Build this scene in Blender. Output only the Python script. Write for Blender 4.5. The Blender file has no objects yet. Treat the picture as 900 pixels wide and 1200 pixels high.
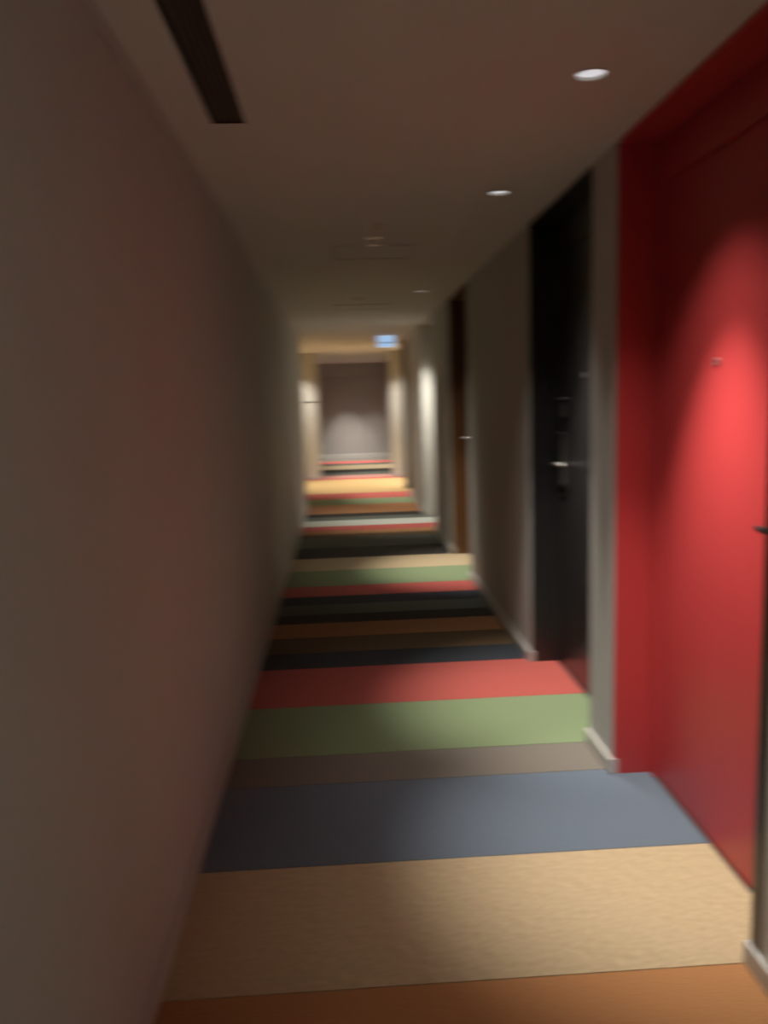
import bpy, bmesh, math, random
from mathutils import Vector, Matrix
random.seed(7)
scene = bpy.context.scene
COL = scene.collection

# ------------------------------------------------------------------ camera, world, exposure
HC = 1.5                      # eye height
F_PX = 938.9                  # focal length in pixels on the 900x1200 frame
PITCH, YAW, ROLL = 0.14106, 0.04897, 0.03109
fw = Vector((math.sin(YAW) * math.cos(PITCH), math.cos(YAW) * math.cos(PITCH), -math.sin(PITCH)))
r0 = fw.cross(Vector((0, 0, 1))).normalized()
u0 = r0.cross(fw)
rt = math.cos(ROLL) * r0 - math.sin(ROLL) * u0
up = math.cos(ROLL) * u0 + math.sin(ROLL) * r0
cd = bpy.data.cameras.new('camera')
cam = bpy.data.objects.new('camera', cd)
COL.objects.link(cam)
m = Matrix((rt, up, -fw)).transposed().to_4x4()
m.translation = Vector((0, 0, HC))
cam.matrix_world = m
cd.sensor_fit = 'VERTICAL'
cd.sensor_height = 36.0
cd.lens = 36.0 * F_PX / 1200.0
cd.clip_start = 0.02
cd.dof.use_dof = True                 # the hand-held shot is soft all over
cd.dof.focus_distance = 0.4
cd.dof.aperture_fstop = 34.0
cd.dof.aperture_ratio = 0.12
scene.camera = cam

w = bpy.data.worlds.new('world')
scene.world = w
w.use_nodes = True
w.node_tree.nodes['Background'].inputs[0].default_value = (0.02, 0.017, 0.014, 1)
w.node_tree.nodes['Background'].inputs[1].default_value = 0.2

scene.view_settings.view_transform = 'Standard'
scene.view_settings.look = 'None'
scene.view_settings.gamma = 1
scene.view_settings.use_curve_mapping = False
scene.view_settings.exposure = 0.0
scene.cycles.max_bounces = 14
scene.cycles.diffuse_bounces = 10
scene.cycles.sample_clamp_indirect = 6.0

LAMP_COL = (1.0, 0.94, 0.85)
SPOT_W = 330.0

# ------------------------------------------------------------------ dimensions (metres)
XL = -0.528                   # left wall
XR = 1.017                    # right wall
XD = 1.167                    # door plane inside the alcoves
H = 2.38                      # ceiling
ALC = [(1.863, 2.958), (3.24, 4.33), (6.43, 7.53), (8.93, 10.03), (12.18, 13.27)]
Y_BACK = -2.6
Y_LEFT_END = 11.2             # left wall stops, lift lobby opens
Y_RIGHT_END = 13.42
Y_CROSS = 15.3
Y_END = 20.3

# ------------------------------------------------------------------ materials
def mat(name, col, rough=0.6, bump=0.0, scale=200.0, var=0.0, vscale=3.0, metal=0.0, spec=0.5, emit=None, es=0.0, coat=0.0):
    m = bpy.data.materials.new(name); m.use_nodes = True
    nt = m.node_tree; b = nt.nodes['Principled BSDF']
    b.inputs['Base Color'].default_value = (*col, 1)
    b.inputs['Roughness'].default_value = rough
    b.inputs['Metallic'].default_value = metal
    b.inputs['Specular IOR Level'].default_value = spec
    b.inputs['Coat Weight'].default_value = coat
    b.inputs['Coat Roughness'].default_value = 0.25
    tc = nt.nodes.new('ShaderNodeTexCoord')
    if var > 0:
        n = nt.nodes.new('ShaderNodeTexNoise'); n.inputs['Scale'].default_value = vscale; n.inputs['Detail'].default_value = 5
        nt.links.new(tc.outputs['Object'], n.inputs['Vector'])
        mx = nt.nodes.new('ShaderNodeMix'); mx.data_type = 'RGBA'
        mx.inputs['A'].default_value = (*[c * (1 - var) for c in col], 1)
        mx.inputs['B'].default_value = (*[min(1, c * (1 + var)) for c in col], 1)
        nt.links.new(n.outputs['Fac'], mx.inputs['Factor'])
        nt.links.new(mx.outputs['Result'], b.inputs['Base Color'])
    if bump > 0:
        n2 = nt.nodes.new('ShaderNodeTexNoise'); n2.inputs['Scale'].default_value = scale; n2.inputs['Detail'].default_value = 3
        nt.links.new(tc.outputs['Object'], n2.inputs['Vector'])
        bp = nt.nodes.new('ShaderNodeBump'); bp.inputs['Strength'].default_value = bump; bp.inputs['Distance'].default_value = 0.002
        nt.links.new(n2.outputs['Fac'], bp.inputs['Height'])
        nt.links.new(bp.outputs['Normal'], b.inputs['Normal'])
    if emit:
        b.inputs['Emission Color'].default_value = (*emit, 1)
        b.inputs['Emission Strength'].default_value = es
    return m

def carpet(name, col, ribs=False, diag=False):
    """looped pile: flecked colour, fine relief; some stripes are ribbed along the corridor"""
    m = bpy.data.materials.new(name); m.use_nodes = True
    nt = m.node_tree; b = nt.nodes['Principled BSDF']
    b.inputs['Roughness'].default_value = 0.95
    b.inputs['Specular IOR Level'].default_value = 0.15
    b.inputs['Sheen Weight'].default_value = 0.15
    tc = nt.nodes.new('ShaderNodeTexCoord')
    n = nt.nodes.new('ShaderNodeTexNoise'); n.inputs['Scale'].default_value = 160; n.inputs['Detail'].default_value = 4
    mp = nt.nodes.new('ShaderNodeMapping')
    if diag:
        mp.vector_type = 'TEXTURE'; mp.inputs['Rotation'].default_value = (0, 0, 0.6); mp.inputs['Scale'].default_value = (5.0, 1.2, 1)
    nt.links.new(tc.outputs['Object'], mp.inputs['Vector'])
    nt.links.new(mp.outputs['Vector'], n.inputs['Vector'])
    mx = nt.nodes.new('ShaderNodeMix'); mx.data_type = 'RGBA'
    mx.inputs['A'].default_value = (*[c * 0.62 for c in col], 1)
    mx.inputs['B'].default_value = (*[min(1, c * 1.38) for c in col], 1)
    nt.links.new(n.outputs['Fac'], mx.inputs['Factor'])
    nt.links.new(mx.outputs['Result'], b.inputs['Base Color'])
    h = n.outputs['Fac']
    if ribs:
        wv = nt.nodes.new('ShaderNodeTexWave'); wv.bands_direction = 'X'; wv.inputs['Scale'].default_value = 40; wv.inputs['Distortion'].default_value = 0.4
        nt.links.new(tc.outputs['Object'], wv.inputs['Vector'])
        ad = nt.nodes.new('ShaderNodeMath'); ad.operation = 'ADD'
        nt.links.new(wv.outputs['Fac'], ad.inputs[0]); nt.links.new(n.outputs['Fac'], ad.inputs[1]); h = ad.outputs[0]
    bp = nt.nodes.new('ShaderNodeBump'); bp.inputs['Strength'].default_value = 0.7; bp.inputs['Distance'].default_value = 0.003
    nt.links.new(h, bp.inputs['Height']); nt.links.new(bp.outputs['Normal'], b.inputs['Normal'])
    return m

M = {
    'wall': mat('wall_covering', (0.55, 0.555, 0.525), 0.75, 0.35, 260, 0.05, 2.5, spec=0.3),
    'ceil': mat('ceiling_paint', (0.66, 0.67, 0.635), 0.8, 0.12, 180, 0.03, 1.5, spec=0.3),
    'trim': mat('trim_paint', (0.52, 0.51, 0.48), 0.45, 0.05, 90, 0.03),
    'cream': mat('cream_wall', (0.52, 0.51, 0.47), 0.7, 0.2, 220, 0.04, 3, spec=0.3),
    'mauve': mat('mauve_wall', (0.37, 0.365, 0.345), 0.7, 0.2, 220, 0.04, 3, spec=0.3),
    'slab': mat('floor_underlay', (0.10, 0.09, 0.08), 0.9, 0.2, 60, 0.1),
    'red': mat('red_lacquer', (0.47, 0.045, 0.047), 0.42, 0.12, 140, 0.06, 4, coat=0.15),
    'black': mat('black_lacquer', (0.016, 0.015, 0.015), 0.32, 0.10, 140, 0.1, 4, coat=0.3),
    'brown': mat('brown_orange_lacquer', (0.115, 0.05, 0.017), 0.4, 0.12, 140, 0.1, 4, coat=0.2),
    'pale': mat('pale_grey_lacquer', (0.58, 0.57, 0.52), 0.45, 0.1, 140, 0.04, 4),
    'umber': mat('dark_umber_lacquer', (0.07, 0.045, 0.03), 0.4, 0.1, 140, 0.1, 4, coat=0.2),
    'metal': mat('brushed_metal', (0.62, 0.61, 0.60), 0.28, 0.1, 300, 0.05, metal=1.0),
    'gunmetal': mat('dark_metal', (0.035, 0.033, 0.035), 0.4, 0.1, 300, 0.05, metal=0.6),
    'plastic': mat('white_plastic', (0.66, 0.62, 0.56), 0.4, 0.05, 90, 0.02),
    'dark': mat('vent_interior', (0.012, 0.011, 0.010), 0.85, 0.2, 120, 0.1),
    'slat': mat('vent_slat', (0.16, 0.135, 0.11), 0.6, 0.2, 160, 0.1),
    'lens': mat('lamp_lens', (0.75, 0.75, 0.74), 0.3, 0.05, 80, 0.02, emit=(0.93, 0.95, 1.0), es=0.62),
    'signface': mat('sign_face', (0.10, 0.13, 0.16), 0.35, 0.02, 60, 0.02, emit=(0.36, 0.54, 0.80), es=0.95),
    'signedge': mat('sign_edge', (0.5, 0.55, 0.6), 0.35, 0.02, 60, 0.02, emit=(0.65, 0.80, 1.0), es=0.85),
    'signline': mat('sign_line', (0.10, 0.13, 0.17), 0.5, 0.02, 60, 0.02),
    'reader': mat('dark_grey_plastic', (0.05, 0.048, 0.045), 0.45, 0.05, 90, 0.05),
    'redfix': mat('red_plastic', (0.70, 0.05, 0.06), 0.35, 0.03, 90, 0.03),
}
CP = {
    'orange': carpet('carpet_orange', (0.37, 0.175, 0.07)),
    'tan': carpet('carpet_tan', (0.43, 0.335, 0.205), diag=True),
    'blue': carpet('carpet_slate_blue', (0.125, 0.16, 0.205), ribs=True),
    'taupe': carpet('carpet_taupe', (0.175, 0.155, 0.13)),
    'green': carpet('carpet_sage_green', (0.22, 0.285, 0.15), ribs=True),
    'red': carpet('carpet_coral_red', (0.43, 0.088, 0.072)),
    'navy': carpet('carpet_navy', (0.028, 0.034, 0.045), ribs=True),
    'brown': carpet('carpet_brown', (0.12, 0.075, 0.035)),
    'grey': carpet('carpet_grey_green', (0.11, 0.125, 0.105), ribs=True),
    'black': carpet('carpet_black', (0.022, 0.020, 0.016)),
    'white': carpet('carpet_pale_grey', (0.46, 0.48, 0.43)),
    'yellow': carpet('carpet_golden_yellow', (0.44, 0.295, 0.125)),
    'rose': carpet('carpet_rose', (0.45, 0.22, 0.18)),
}

# ------------------------------------------------------------------ mesh helpers
def box(bm, x0, x1, y0, y1, z0, z1, bev=0.0):
    vs = [bm.verts.new((x, y, z)) for x in (x0, x1) for y in (y0, y1) for z in (z0, z1)]
    q = [(0, 1, 3, 2), (4, 6, 7, 5), (0, 4, 5, 1), (2, 3, 7, 6), (0, 2, 6, 4), (1, 5, 7, 3)]
    fs = [bm.faces.new([vs[i] for i in f]) for f in q]
    if bev > 0:
        es = list({e for f in fs for e in f.edges})
        bmesh.ops.bevel(bm, geom=es, offset=bev, segments=2, affect='EDGES', profile=0.5)

def lathe(bm, prof, seg=28, mtx=None):
    rings = []
    for r, z in prof:
        ring = []
        for k in range(seg):
            a = 2 * math.pi * k / seg
            v = Vector((r * math.cos(a), r * math.sin(a), z))
            ring.append(bm.verts.new(mtx @ v if mtx else v))
        rings.append(ring)
    for a, b in zip(rings, rings[1:]):
        for k in range(seg):
            bm.faces.new((a[k], a[(k + 1) % seg], b[(k + 1) % seg], b[k]))
    bm.faces.new(rings[0]); bm.faces.new(list(reversed(rings[-1])))

def make(name, bm, mt, parent=None, loc=(0, 0, 0), smooth=False):
    bmesh.ops.remove_doubles(bm, verts=bm.verts, dist=1e-6)
    bmesh.ops.recalc_face_normals(bm, faces=bm.faces)
    me = bpy.data.meshes.new(name); bm.to_mesh(me); bm.free()
    me.materials.append(mt)
    if smooth:
        for p in me.polygons: p.use_smooth = True
    o = bpy.data.objects.new(name, me); COL.objects.link(o)
    o.location = loc
    if parent: o.parent = parent
    return o

def one(name, args, mt, parent=None, bev=0.0, loc=(0, 0, 0)):
    bm = bmesh.new(); box(bm, *args, bev=bev)
    return make(name, bm, mt, parent, loc)

def many(name, boxes, mt, parent=None, bev=0.0):
    bm = bmesh.new()
    for b in boxes: box(bm, *b, bev=bev)
    return make(name, bm, mt, parent)

def struct(o, label=None, cat='structure'):
    o['kind'] = 'structure'
    if label: o['label'] = label
    o['category'] = cat
    return o

def empty(name, loc=(0, 0, 0), label=None, cat=None, group=None, kind=None):
    o = bpy.data.objects.new(name, None); COL.objects.link(o); o.location = loc
    o.empty_display_size = 0.1
    if label: o['label'] = label
    if cat: o['category'] = cat
    if group: o['group'] = group
    if kind: o['kind'] = kind
    return o

def copy_tree(o, parent=None):
    c = o.copy(); COL.objects.link(c)
    c.parent = parent
    for ch in list(o.children): copy_tree(ch, c)
    return c

# ------------------------------------------------------------------ floor and its carpet stripes
X0F, X1F = -3.2, 3.2
floor = struct(one('floor', (X0F, X1F, Y_BACK, Y_END + .3, -0.12, -0.006), M['slab']),
               'corridor floor laid with broad crosswise carpet stripes in many colours', 'floor')
STRIPES = [
    (Y_BACK, 'navy'), (-1.9, 'green'), (-1.2, 'blue'), (-0.7, 'white'), (-0.1, 'green'), (0.5, 'blue'), (1.25, 'orange'),  # stripes before the orange one are unseen, colours chosen to bounce neutral light
    (1.87, 'tan'), (2.43, 'blue'), (2.99, 'taupe'), (3.25, 'green'), (3.81, 'red'), (4.38, 'navy'),
    (4.66, 'brown'), (4.98, 'orange'), (5.30, 'black'), (5.52, 'grey'), (5.80, 'navy'), (6.05, 'red'), (6.39, 'green'), (6.99, 'tan'),
    (7.55, 'black'), (8.10, 'grey'), (8.70, 'brown'), (8.92, 'orange'), (9.16, 'red'), (9.50, 'white'), (9.95, 'grey'), (10.25, 'black'),
    (10.55, 'orange'), (11.45, 'green'), (12.12, 'red'), (12.86, 'yellow'), (15.12, 'red'), (15.40, 'rose'), (16.0, 'grey'), (16.6, 'black'),
    (17.3, 'tan'), (18.4, 'grey'), (18.9, 'red'), (19.6, 'taupe'),
]
DARKEN = {(4.98, 'orange'): 'brownish orange'}
LAB = {'orange': 'orange', 'tan': 'golden tan', 'blue': 'slate blue ribbed', 'taupe': 'taupe', 'green': 'sage green', 'red': 'coral red',
       'navy': 'navy', 'brown': 'dark brown', 'grey': 'grey green', 'black': 'blackish', 'white': 'pale grey', 'yellow': 'golden yellow', 'rose': 'rose pink'}
for i, (y0, c) in enumerate(STRIPES):
    y1 = STRIPES[i + 1][0] if i + 1 < len(STRIPES) else Y_END
    # full width in the lobby and in the passage; the narrow part of the corridor otherwise
    x0, x1 = (XL, XD) if y1 <= Y_LEFT_END else ((-3.0, XD) if y1 <= 12.2 else (-3.0, 3.0))
    bm = bmesh.new()
    nx = 24
    vt = []
    for k in range(nx + 1):
        x = x0 + (x1 - x0) * k / nx
        vt.append([bm.verts.new((x, y, z)) for (y, z) in ((y0, -0.006), (y0 + .002, 0.0), (y1 - .002, 0.0), (y1, -0.006))])
    for a, b in zip(vt, vt[1:]):
        for j in range(3): bm.faces.new((a[j], b[j], b[j + 1], a[j + 1]))
        bm.faces.new((a[3], b[3], b[0], a[0]))
    bm.faces.new(vt[0]); bm.faces.new(vt[-1])
    s = make('carpet_stripe', bm, CP[c], floor)
    s['label'] = LAB[c] + ' carpet stripe'

# ------------------------------------------------------------------ ceiling, with the slot of the long air vent left open
SX0, SX1, SY0, SY1 = -0.375, -0.270, 1.10, 2.72
LAMPS = [  # x, y, strength, beam, tilt towards the doors, tilt along the corridor, label
    (.735, 2.36, 1.05, 53, 9, 1, 'round downlight over the red doorway, largest and nearest'),
    (.730, 3.66, 1.05, 53, 9, 3, 'round downlight over the black doorway, second from the front'),
    (.715, 6.90, 1.05, 54, 9, 0, 'small downlight near the orange brown doorway, third from the front'),
    (.740, 9.46, 0.72, 84, 5, 14, 'downlight in front of the pale grey recess'),
    (.740, 12.4, 0.75, 54, 4, -6, 'downlight just behind the hanging lit sign'),
    (.45, 13.9, 1.6, 88, 0, 0, 'downlight over the middle of the golden lobby carpet'),
    (.98, 14.62, 0.42, 84, 0, 14, 'downlight by the right cross wall of the lobby'),
    (-.80, 14.70, 0.42, 84, 0, 14, 'downlight by the left cross wall of the lobby'),
    (-2.1, 13.9, 1.6, 84, 0, 0, 'added lamp in the left side lobby, out of view, brightening the far ceiling'),  # unseen lamp, added to lift the far ceiling
    (2.1, 14.2, 1.2, 84, 0, 0, 'added lamp in the right side lobby, out of view, brightening the far ceiling'),  # its unseen counterpart on the right, added for the same glow
    (.70, 15.9, 0.9, 70, 0, 0, 'first downlight inside the far passage'),
    (.70, 17.9, 1.2, 74, 0, 0, 'second downlight inside the far passage'),
    (.15, 19.50, 1.4, 66, 0, 4, 'left of two downlights before the end wall'),
    (.80, 19.50, 0.6, 66, 0, 4, 'right of two downlights before the end wall'),
    (.735, -.35, 1.0, 70, 4, 0, 'downlight above and behind the viewer'),
]
CUT_R = .044
def cut_round_holes(o):
    # round openings for the downlights
    bm = bmesh.new()
    for x, y, *_ in LAMPS:
        lathe(bm, [(CUT_R, H - .01), (CUT_R, H + .05)], 32, Matrix.Translation((x, y, 0)))
    bmesh.ops.recalc_face_normals(bm, faces=bm.faces)
    c = bpy.data.objects.new('cutter', bpy.data.meshes.new('cutter')); bm.to_mesh(c.data); bm.free(); COL.objects.link(c)
    md = o.modifiers.new('holes', 'BOOLEAN'); md.operation = 'DIFFERENCE'; md.solver = 'EXACT'; md.object = c
    bpy.context.view_layer.update()
    me = bpy.data.meshes.new_from_object(o.evaluated_get(bpy.context.evaluated_depsgraph_get()))
    o.modifiers.clear(); o.data = me; o.data.name = 'ceiling'
    bpy.data.objects.remove(c, do_unlink=True)
ceil = struct(many('ceiling', [
    (X0F, SX0, Y_BACK, Y_END + .3, H, H + .12), (SX1, X1F, Y_BACK, Y_END + .3, H, H + .12),
    (SX0, SX1, Y_BACK, SY0, H, H + .12), (SX0, SX1, SY1, Y_END + .3, H, H + .12)], M['ceil']),
    'flat beige painted corridor ceiling', 'ceiling')
cut_round_holes(ceil)

# ------------------------------------------------------------------ walls
wl = struct(one('wall_left', (XL - .14, XL, Y_BACK, Y_LEFT_END, -.006, H), M['wall']), 'long plain greige wall on the left', 'wall')
segs = []
yp = Y_BACK
for a, b in ALC:
    segs.append((XR, 1.40, yp, a, -.006, H)); yp = b
segs.append((XR, 1.40, yp, Y_RIGHT_END, -.006, H))
wr = struct(many('wall_right', segs, M['wall']), 'greige right wall broken by recessed doorways', 'wall')
struct(one('wall_back', (XL, XR, Y_BACK - .12, Y_BACK, -.006, H), M['wall']), 'greige wall behind the viewer', 'wall')
# lobby
struct(one('wall_lobby_left', (-3.1, -2.98, Y_LEFT_END - .2, Y_CROSS, -.006, H), M['cream']), 'cream wall closing the lobby on the left', 'wall')
struct(one('wall_lobby_front', (-3.1, XL - .14, Y_LEFT_END - .3, Y_LEFT_END - .16, -.006, H), M['wall']), 'wall of the lobby facing away', 'wall')
struct(one('wall_lobby_right', (2.98, 3.1, Y_RIGHT_END - .2, Y_CROSS, -.006, H), M['cream']), 'cream wall closing the lobby on the right', 'wall')
struct(one('wall_lobby_near', (1.40, 3.1, Y_RIGHT_END - .14, Y_RIGHT_END, -.006, H), M['wall']), 'wall of the side lobby facing away', 'wall')
struct(one('wall_cross_left', (-2.98, -0.44, Y_CROSS, Y_CROSS + .25, -.006, H), M['cream']), 'pale lit cross wall left of the far passage', 'wall')
struct(many('wall_cross_right', [(0.945, 1.13, Y_CROSS, Y_CROSS + .25, -.006, H), (1.13, 2.98, Y_CROSS - .16, Y_CROSS + .25, -.006, H)], M['cream']),
       'pale lit cross wall right of the far passage, in two steps', 'wall')
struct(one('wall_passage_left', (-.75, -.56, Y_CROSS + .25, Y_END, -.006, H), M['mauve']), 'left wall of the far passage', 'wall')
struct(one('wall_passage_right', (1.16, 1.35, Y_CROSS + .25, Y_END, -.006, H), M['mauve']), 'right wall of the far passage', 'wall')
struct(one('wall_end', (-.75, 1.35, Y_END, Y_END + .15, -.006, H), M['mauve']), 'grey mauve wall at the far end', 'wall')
struct(one('trim_1', (XL, XL + .022, Y_BACK, Y_LEFT_END, H - .022, H), M['trim'], bev=.004), 'slim pale trim where left wall meets ceiling', 'trim')
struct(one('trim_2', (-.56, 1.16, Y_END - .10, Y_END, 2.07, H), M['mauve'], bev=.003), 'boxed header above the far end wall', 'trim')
struct(one('dark_line', (-2.9, -.44, Y_CROSS - .006, Y_CROSS, 1.462, 1.474), M['gunmetal']), 'thin dark line across the left cross wall', 'trim')  # thin dark strip laid on the wall as a line
struct(many('highlight_lines', [(.945, 1.13, Y_CROSS - .008, Y_CROSS, z, z + .010) for z in (1.555, 1.595)] +  # pale strips modelled in place of smeared highlights
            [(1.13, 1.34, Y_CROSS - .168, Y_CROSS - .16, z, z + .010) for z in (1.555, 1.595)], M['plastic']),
       'two thin pale strips imitating smeared highlights on the right cross wall', 'trim')

# baseboards
BH, BT = 0.062, 0.014
struct(one('baseboard_left', (XL, XL + BT, Y_BACK, Y_LEFT_END, 0, BH), M['trim'], bev=.003), 'low pale baseboard along the left wall', 'baseboard')
bb = []
yp = Y_BACK
for a, b in ALC + [(Y_RIGHT_END, None)]:
    bb.append((XR - BT, XR, yp, a + (BT if b else 0), 0, BH))
    if b: bb.append((XR, XR + .02, a, a + BT, 0, BH))
    if yp > Y_BACK: bb.append((XR, XR + .02, yp - BT, yp, 0, BH)); bb.append((XR - BT, XR, yp - BT, yp, 0, BH))
    yp = b
struct(many('baseboard_right', bb, M['trim'], bev=.002), 'low pale baseboard along the right wall, turning into each doorway', 'baseboard')
struct(one('baseboard_cross_left', (-2.9, -.44, Y_CROSS - BT, Y_CROSS, 0, .08), M['trim'], bev=.003), 'pale baseboard under the left cross wall', 'baseboard')
struct(one('baseboard_cross_right', (.945, 1.13, Y_CROSS - BT, Y_CROSS, 0, .08), M['trim'], bev=.003), 'pale baseboard under the right cross wall', 'baseboard')
struct(one('baseboard_end', (-.56, 1.16, Y_END - BT, Y_END, 0, .13), M['trim'], bev=.003), 'whitish baseboard under the far end wall', 'baseboard')

# ------------------------------------------------------------------ doors in their recesses
def lever(parent, y, z, d, mt, length=.125):
    """rose on the leaf, neck out into the corridor and a lever arm running along the wall (d = -1 nearer, +1 farther)"""
    rx = Matrix.Translation((XD, y, z)) @ Matrix.Rotation(-math.pi / 2, 4, 'Y')
    bm = bmesh.new()
    lathe(bm, [(.010, .006), (.010, .058)], 16, rx)
    n = 10
    ring = []
    for k in range(n + 1):
        t = k / n
        yy = y + d * (-.012 + (length + .012) * t)
        xx = XD - .056 + .010 * (t ** 3)
        hh = .011 * (1 - .15 * t); tt = .0075
        ring.append([bm.verts.new((xx + tt * math.cos(a) , yy, z + hh * math.sin(a))) for a in [2 * math.pi * j / 10 for j in range(10)]])
    for a, b in zip(ring, ring[1:]):
        for j in range(10): bm.faces.new((a[j], a[(j + 1) % 10], b[(j + 1) % 10], b[j]))
    bm.faces.new(ring[0]); bm.faces.new(ring[-1])
    h = make('lever_handle', bm, mt, parent, smooth=True)
    bm = bmesh.new(); lathe(bm, [(.026, 0), (.026, .006), (.022, .009)], 24, rx)
    make('rose', bm, mt, h)
    return h

def door(n, a, b, mt, label, handle_far, hmat, plate=False, peep=None):
    root = empty('door_%d' % n, (XD, (a + b) / 2, 0), label, 'door', kind='structure')
    O = Vector(root.location)
    def P(o):
        o.parent = root; o.location = -O; return o
    T = .012                                            # lining thickness
    P(one('jamb_lining', (XR + .004, XD, b - T, b, 0, H), mt))
    P(one('jamb_lining', (XR + .004, XD, a, a + T, 0, H), mt))
    P(one('head_lining', (XR, XD, a + T, b - T, H - T, H), mt))
    fz = 2.215
    la, lb = a + .065, b - .065
    P(many('door_frame', [(XD - .004, XD + .09, a + T, la - .003, 0, H - T), (XD - .004, XD + .09, lb + .003, b - T, 0, H - T),
                          (XD - .004, XD + .09, la - .003, lb + .003, fz + .003, H - T)], mt, bev=.002))
    leaf = P(one('door_leaf', (XD + .008, XD + .055, la, lb, .006, fz), mt, bev=.002))
    P(many('backing_strip', [(XD + .09, XD + .10, a, b, 0, H - T)], M['dark']))
    hy = lb - .065 if handle_far else la + .065
    hz = 1.115 if n != 2 else 1.125
    # the lever stands on the leaf
    def onleaf(o, pr=leaf):
        o.parent = root; o.location = -O + Vector((.008, 0, 0)); return o
    h = lever(None, hy, hz, -1 if handle_far else 1, hmat)
    onleaf(h)
    if peep:
        rx = Matrix.Translation((XD, peep, 1.580)) @ Matrix.Rotation(-math.pi / 2, 4, 'Y')
        bm = bmesh.new(); lathe(bm, [(.014, 0), (.014, .003), (.011, .005), (.007, .005), (.007, .003)], 20, rx)
        onleaf(make('peephole', bm, M['metal'], smooth=False))
    if n == 1:
        P(one('corner_edge', (XR - .004, XR, a - .045, a, BH, H), M['umber'], bev=.001))
    if plate:
        onleaf(one('lock_plate', (XD - .012, XD, hy - .034, hy + .034, .955, 1.284), M['reader'], bev=.004))
        onleaf(one('plate_cap', (XD - .026, XD - .012, hy - .032, hy + .032, 1.284, 1.296), M['metal'], bev=.0015))
        onleaf(one('card_reader', (XD - .014, XD, hy - .030, hy + .030, 1.370, 1.445), M['reader'], bev=.004))
        onleaf(one('reader_cap', (XD - .030, XD, hy - .034, hy + .034, 1.462, 1.474), M['metal'], bev=.002))
        onleaf(one('number_plate', (XD - .005, XD, hy - .035, hy + .035, 1.735, 1.785), M['reader'], bev=.002))
    return root

door(1, *ALC[0], M['red'], 'bright red door in a red recess, the nearest on the right', False, M['gunmetal'], peep=2.48)
door(2, *ALC[1], M['black'], 'black door in a black recess, next beyond the red door', True, M['metal'], plate=True, peep=3.85)
door(3, *ALC[2], M['brown'], 'orange brown door recess beyond the black door', True, M['metal'])
door(4, *ALC[3], M['pale'], 'pale grey door recess, brightly lit, midway down the corridor', False, M['metal'])
door(5, *ALC[4], M['umber'], 'dark umber door recess, last on the right before the lobby', True, M['metal'])

# ------------------------------------------------------------------ downlights
def make_downlight(energy, ang, tx, ty):
    r = empty('downlight', (0, 0, H), 'x', 'ceiling light')
    bm = bmesh.new()
    prof = [(.0415, .030), (.0415, -.001), (.0435, -.003), (.050, -.0022), (.0515, 0), (.0435, 0), (.0435, .030)]
    rings = []
    for rr, z in prof + prof[:1]:
        rings.append([bm.verts.new((rr * math.cos(2 * math.pi * k / 32), rr * math.sin(2 * math.pi * k / 32), z)) for k in range(32)])
    for p, q in zip(rings, rings[1:]):
        for k in range(32): bm.faces.new((p[k], p[(k + 1) % 32], q[(k + 1) % 32], q[k]))
    make('trim_ring', bm, M['plastic'], r, smooth=False)
    bm = bmesh.new(); lathe(bm, [(.0410, .012), (.0410, .008), (.030, .006), (.010, .005)], 32)
    make('lens', bm, M['lens'], r, smooth=True)
    # reflector: a hot centre inside a weaker wide spill
    for f, wide in ((.80, -1), (.11, 30)):
        ld = bpy.data.lights.new('lamp_light', 'SPOT'); ld.energy = energy * f; ld.color = LAMP_COL
        ld.spot_size = math.radians(ang + wide); ld.spot_blend = 1.0; ld.shadow_soft_size = .025
        lo = bpy.data.objects.new('lamp_light', ld); COL.objects.link(lo); lo.parent = r; lo.location = (0, 0, -.03)
        lo.rotation_euler = (math.radians(ty), -math.radians(tx), 0); lo["f"] = f; lo["wide"] = wide
    return r
proto = None
for i, (x, y, k, ang, tx, ty, lab) in enumerate(LAMPS):
    if proto is None:
        o = proto = make_downlight(SPOT_W * k, ang, tx, ty)
    else:
        o = copy_tree(proto)
        for ch in o.children:
            if ch.type == 'LIGHT':
                ch.data = ch.data.copy(); ch.data.energy = SPOT_W * k * ch['f'] * (.12 if ch['wide'] > 0 and i > 2 else 1); ch.data.spot_size = math.radians(ang + ch['wide']); ch.rotation_euler = (math.radians(ty), -math.radians(tx), 0)
    o.location = (x, y, H)
    o['label'] = lab; o['group'] = 'round downlights along the corridor ceiling'

# ------------------------------------------------------------------ long air vent in the ceiling, near left
v = empty('ceiling_vent', ((SX0 + SX1) / 2, (SY0 + SY1) / 2, H), 'long dark slot air vent in the ceiling near the left wall', 'vent')
O = Vector(v.location)
def PV(o): o.location = -O; return o
PV(many('vent_housing', [(SX0, SX0 + .004, SY0, SY1, H, H + .09), (SX1 - .004, SX1, SY0, SY1, H, H + .09), (SX0 + .004, SX1 - .004, SY0, SY0 + .004, H, H + .09),
                         (SX0 + .004, SX1 - .004, SY1 - .004, SY1, H, H + .09), (SX0, SX1, SY0, SY1, H + .09, H + .1)], M['dark'], v))
for k in range(5):
    x = SX0 + .018 + k * .0175
    PV(one('vent_slat', (x - .0025, x + .0025, SY0 + .004, SY1 - .004, H + .004, H + .022), M['slat'], v))

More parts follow.
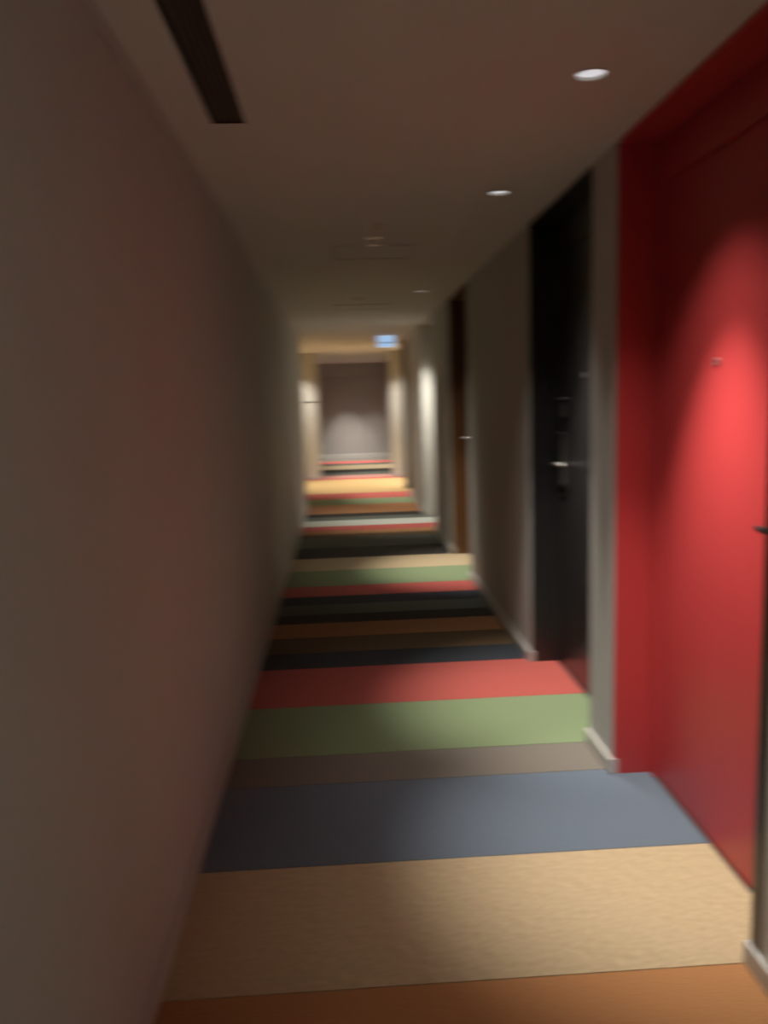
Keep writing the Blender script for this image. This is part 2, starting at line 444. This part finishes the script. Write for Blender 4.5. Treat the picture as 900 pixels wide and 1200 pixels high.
# ------------------------------------------------------------------ access panels, detectors, sprinklers
def panel(x0, x1, y0, y1, lab):
    r = empty('access_panel', ((x0 + x1) / 2, (y0 + y1) / 2, H), lab, 'access panel', 'flush access panels in the ceiling')
    O = Vector(r.location)
    f = .012
    a = many('panel_frame', [(x0, x1, y0, y0 + f, H - .006, H), (x0, x1, y1 - f, y1, H - .006, H), (x0, x0 + f, y0 + f, y1 - f, H - .006, H), (x1 - f, x1, y0 + f, y1 - f, H - .006, H)], M['ceil'], r)
    b = many('panel_gap', [(x0 + f, x1 - f, y0 + f, y1 - f, H - .0012, H)], M['dark'], r)
    c = one('panel_door', (x0 + f + .004, x1 - f - .004, y0 + f + .022, y1 - f - .022, H - .005, H - .0012), M['ceil'], r)
    for o in (a, b, c): o.location = -O
panel(-.015, .485, 4.80, 5.26, 'flush square access panel in the ceiling, the nearer one')
panel(-.03, .50, 7.72, 8.17, 'flush square access panel in the ceiling, the farther one')

def detector(x, y, lab):
    r = empty('smoke_detector', (x, y, H), lab, 'smoke detector', 'round detectors on the ceiling')
    bm = bmesh.new(); lathe(bm, [(.046, 0), (.046, -.009), (.042, -.012)], 32); make('base', bm, M['plastic'], r)
    bm = bmesh.new(); lathe(bm, [(.034, -.012), (.032, -.020), (.024, -.026), (.010, -.028)], 32); make('sensor_cap', bm, M['plastic'], r, smooth=True)
def sprinkler(x, y, lab):
    r = empty('sprinkler_head', (x, y, H), lab, 'sprinkler', 'sprinkler heads on the ceiling')
    bm = bmesh.new(); lathe(bm, [(.040, 0), (.038, -.004), (.018, -.009)], 28); make('escutcheon', bm, M['metal'], r)
    bm = bmesh.new(); lathe(bm, [(.008, -.008), (.008, -.035), (.003, -.042)], 16); make('nozzle', bm, M['metal'], r)
    bm = bmesh.new(); lathe(bm, [(.020, -.042), (.020, -.044)], 20); make('deflector', bm, M['metal'], r)
detector(.234, 4.27, 'white round detector on the ceiling in front of the nearer panel')
sprinkler(.215, 4.577, 'small sprinkler head between the detector and the nearer panel')
detector(.200, 7.25, 'round detector on the ceiling before the farther panel')
sprinkler(.190, 8.75, 'small sprinkler head just beyond the farther panel')

# ------------------------------------------------------------------ hanging lit sign
s = empty('hanging_sign', (.667, 11.5, H), 'pale blue lit box sign hanging from the ceiling far down the corridor', 'sign')
W2, SH = .118, .172
one('sign_body', (-W2, W2, -.018, .018, -SH, -.012), M['plastic'], s)
one('mounting_rail', (-W2 * .8, W2 * .8, -.010, .010, -.012, 0), M['plastic'], s)
for sy in (-1, 1):
    y0, y1 = (-.021, -.018) if sy < 0 else (.018, .021)
    one('sign_face', (-W2 + .006, W2 - .006, y0, y1, -SH + .006, -.018), M['signface'], s)
    ya, yb = (-.024, -.018) if sy < 0 else (.018, .024)
    many('sign_border', [(-W2, W2, ya, yb, -SH, -SH + .006), (-W2, W2, ya, yb, -.018, -.012), (-W2, -W2 + .006, ya, yb, -SH + .006, -.018), (W2 - .006, W2, ya, yb, -SH + .006, -.018)], M['signedge'], s)
    yc, yd = (-.0225, -.021) if sy < 0 else (.021, .0225)
    one('sign_line', (-W2 + .008, W2 - .008, yc, yd, -.112, -.103), M['signline'], s)

# ------------------------------------------------------------------ small red fixture on the left cross wall
f = empty('alarm_button', (-.80, Y_CROSS, .80), 'small red fixture on the pale cross wall at the far left', 'alarm')
one('back_box', (-.055, .055, -.03, 0, -.05, .05), M['redfix'], f, bev=.006)
bm = bmesh.new(); lathe(bm, [(.030, .03), (.030, .038), (.018, .046)], 20, Matrix.Rotation(math.pi / 2, 4, 'X')); make('button', bm, M['plastic'], f)
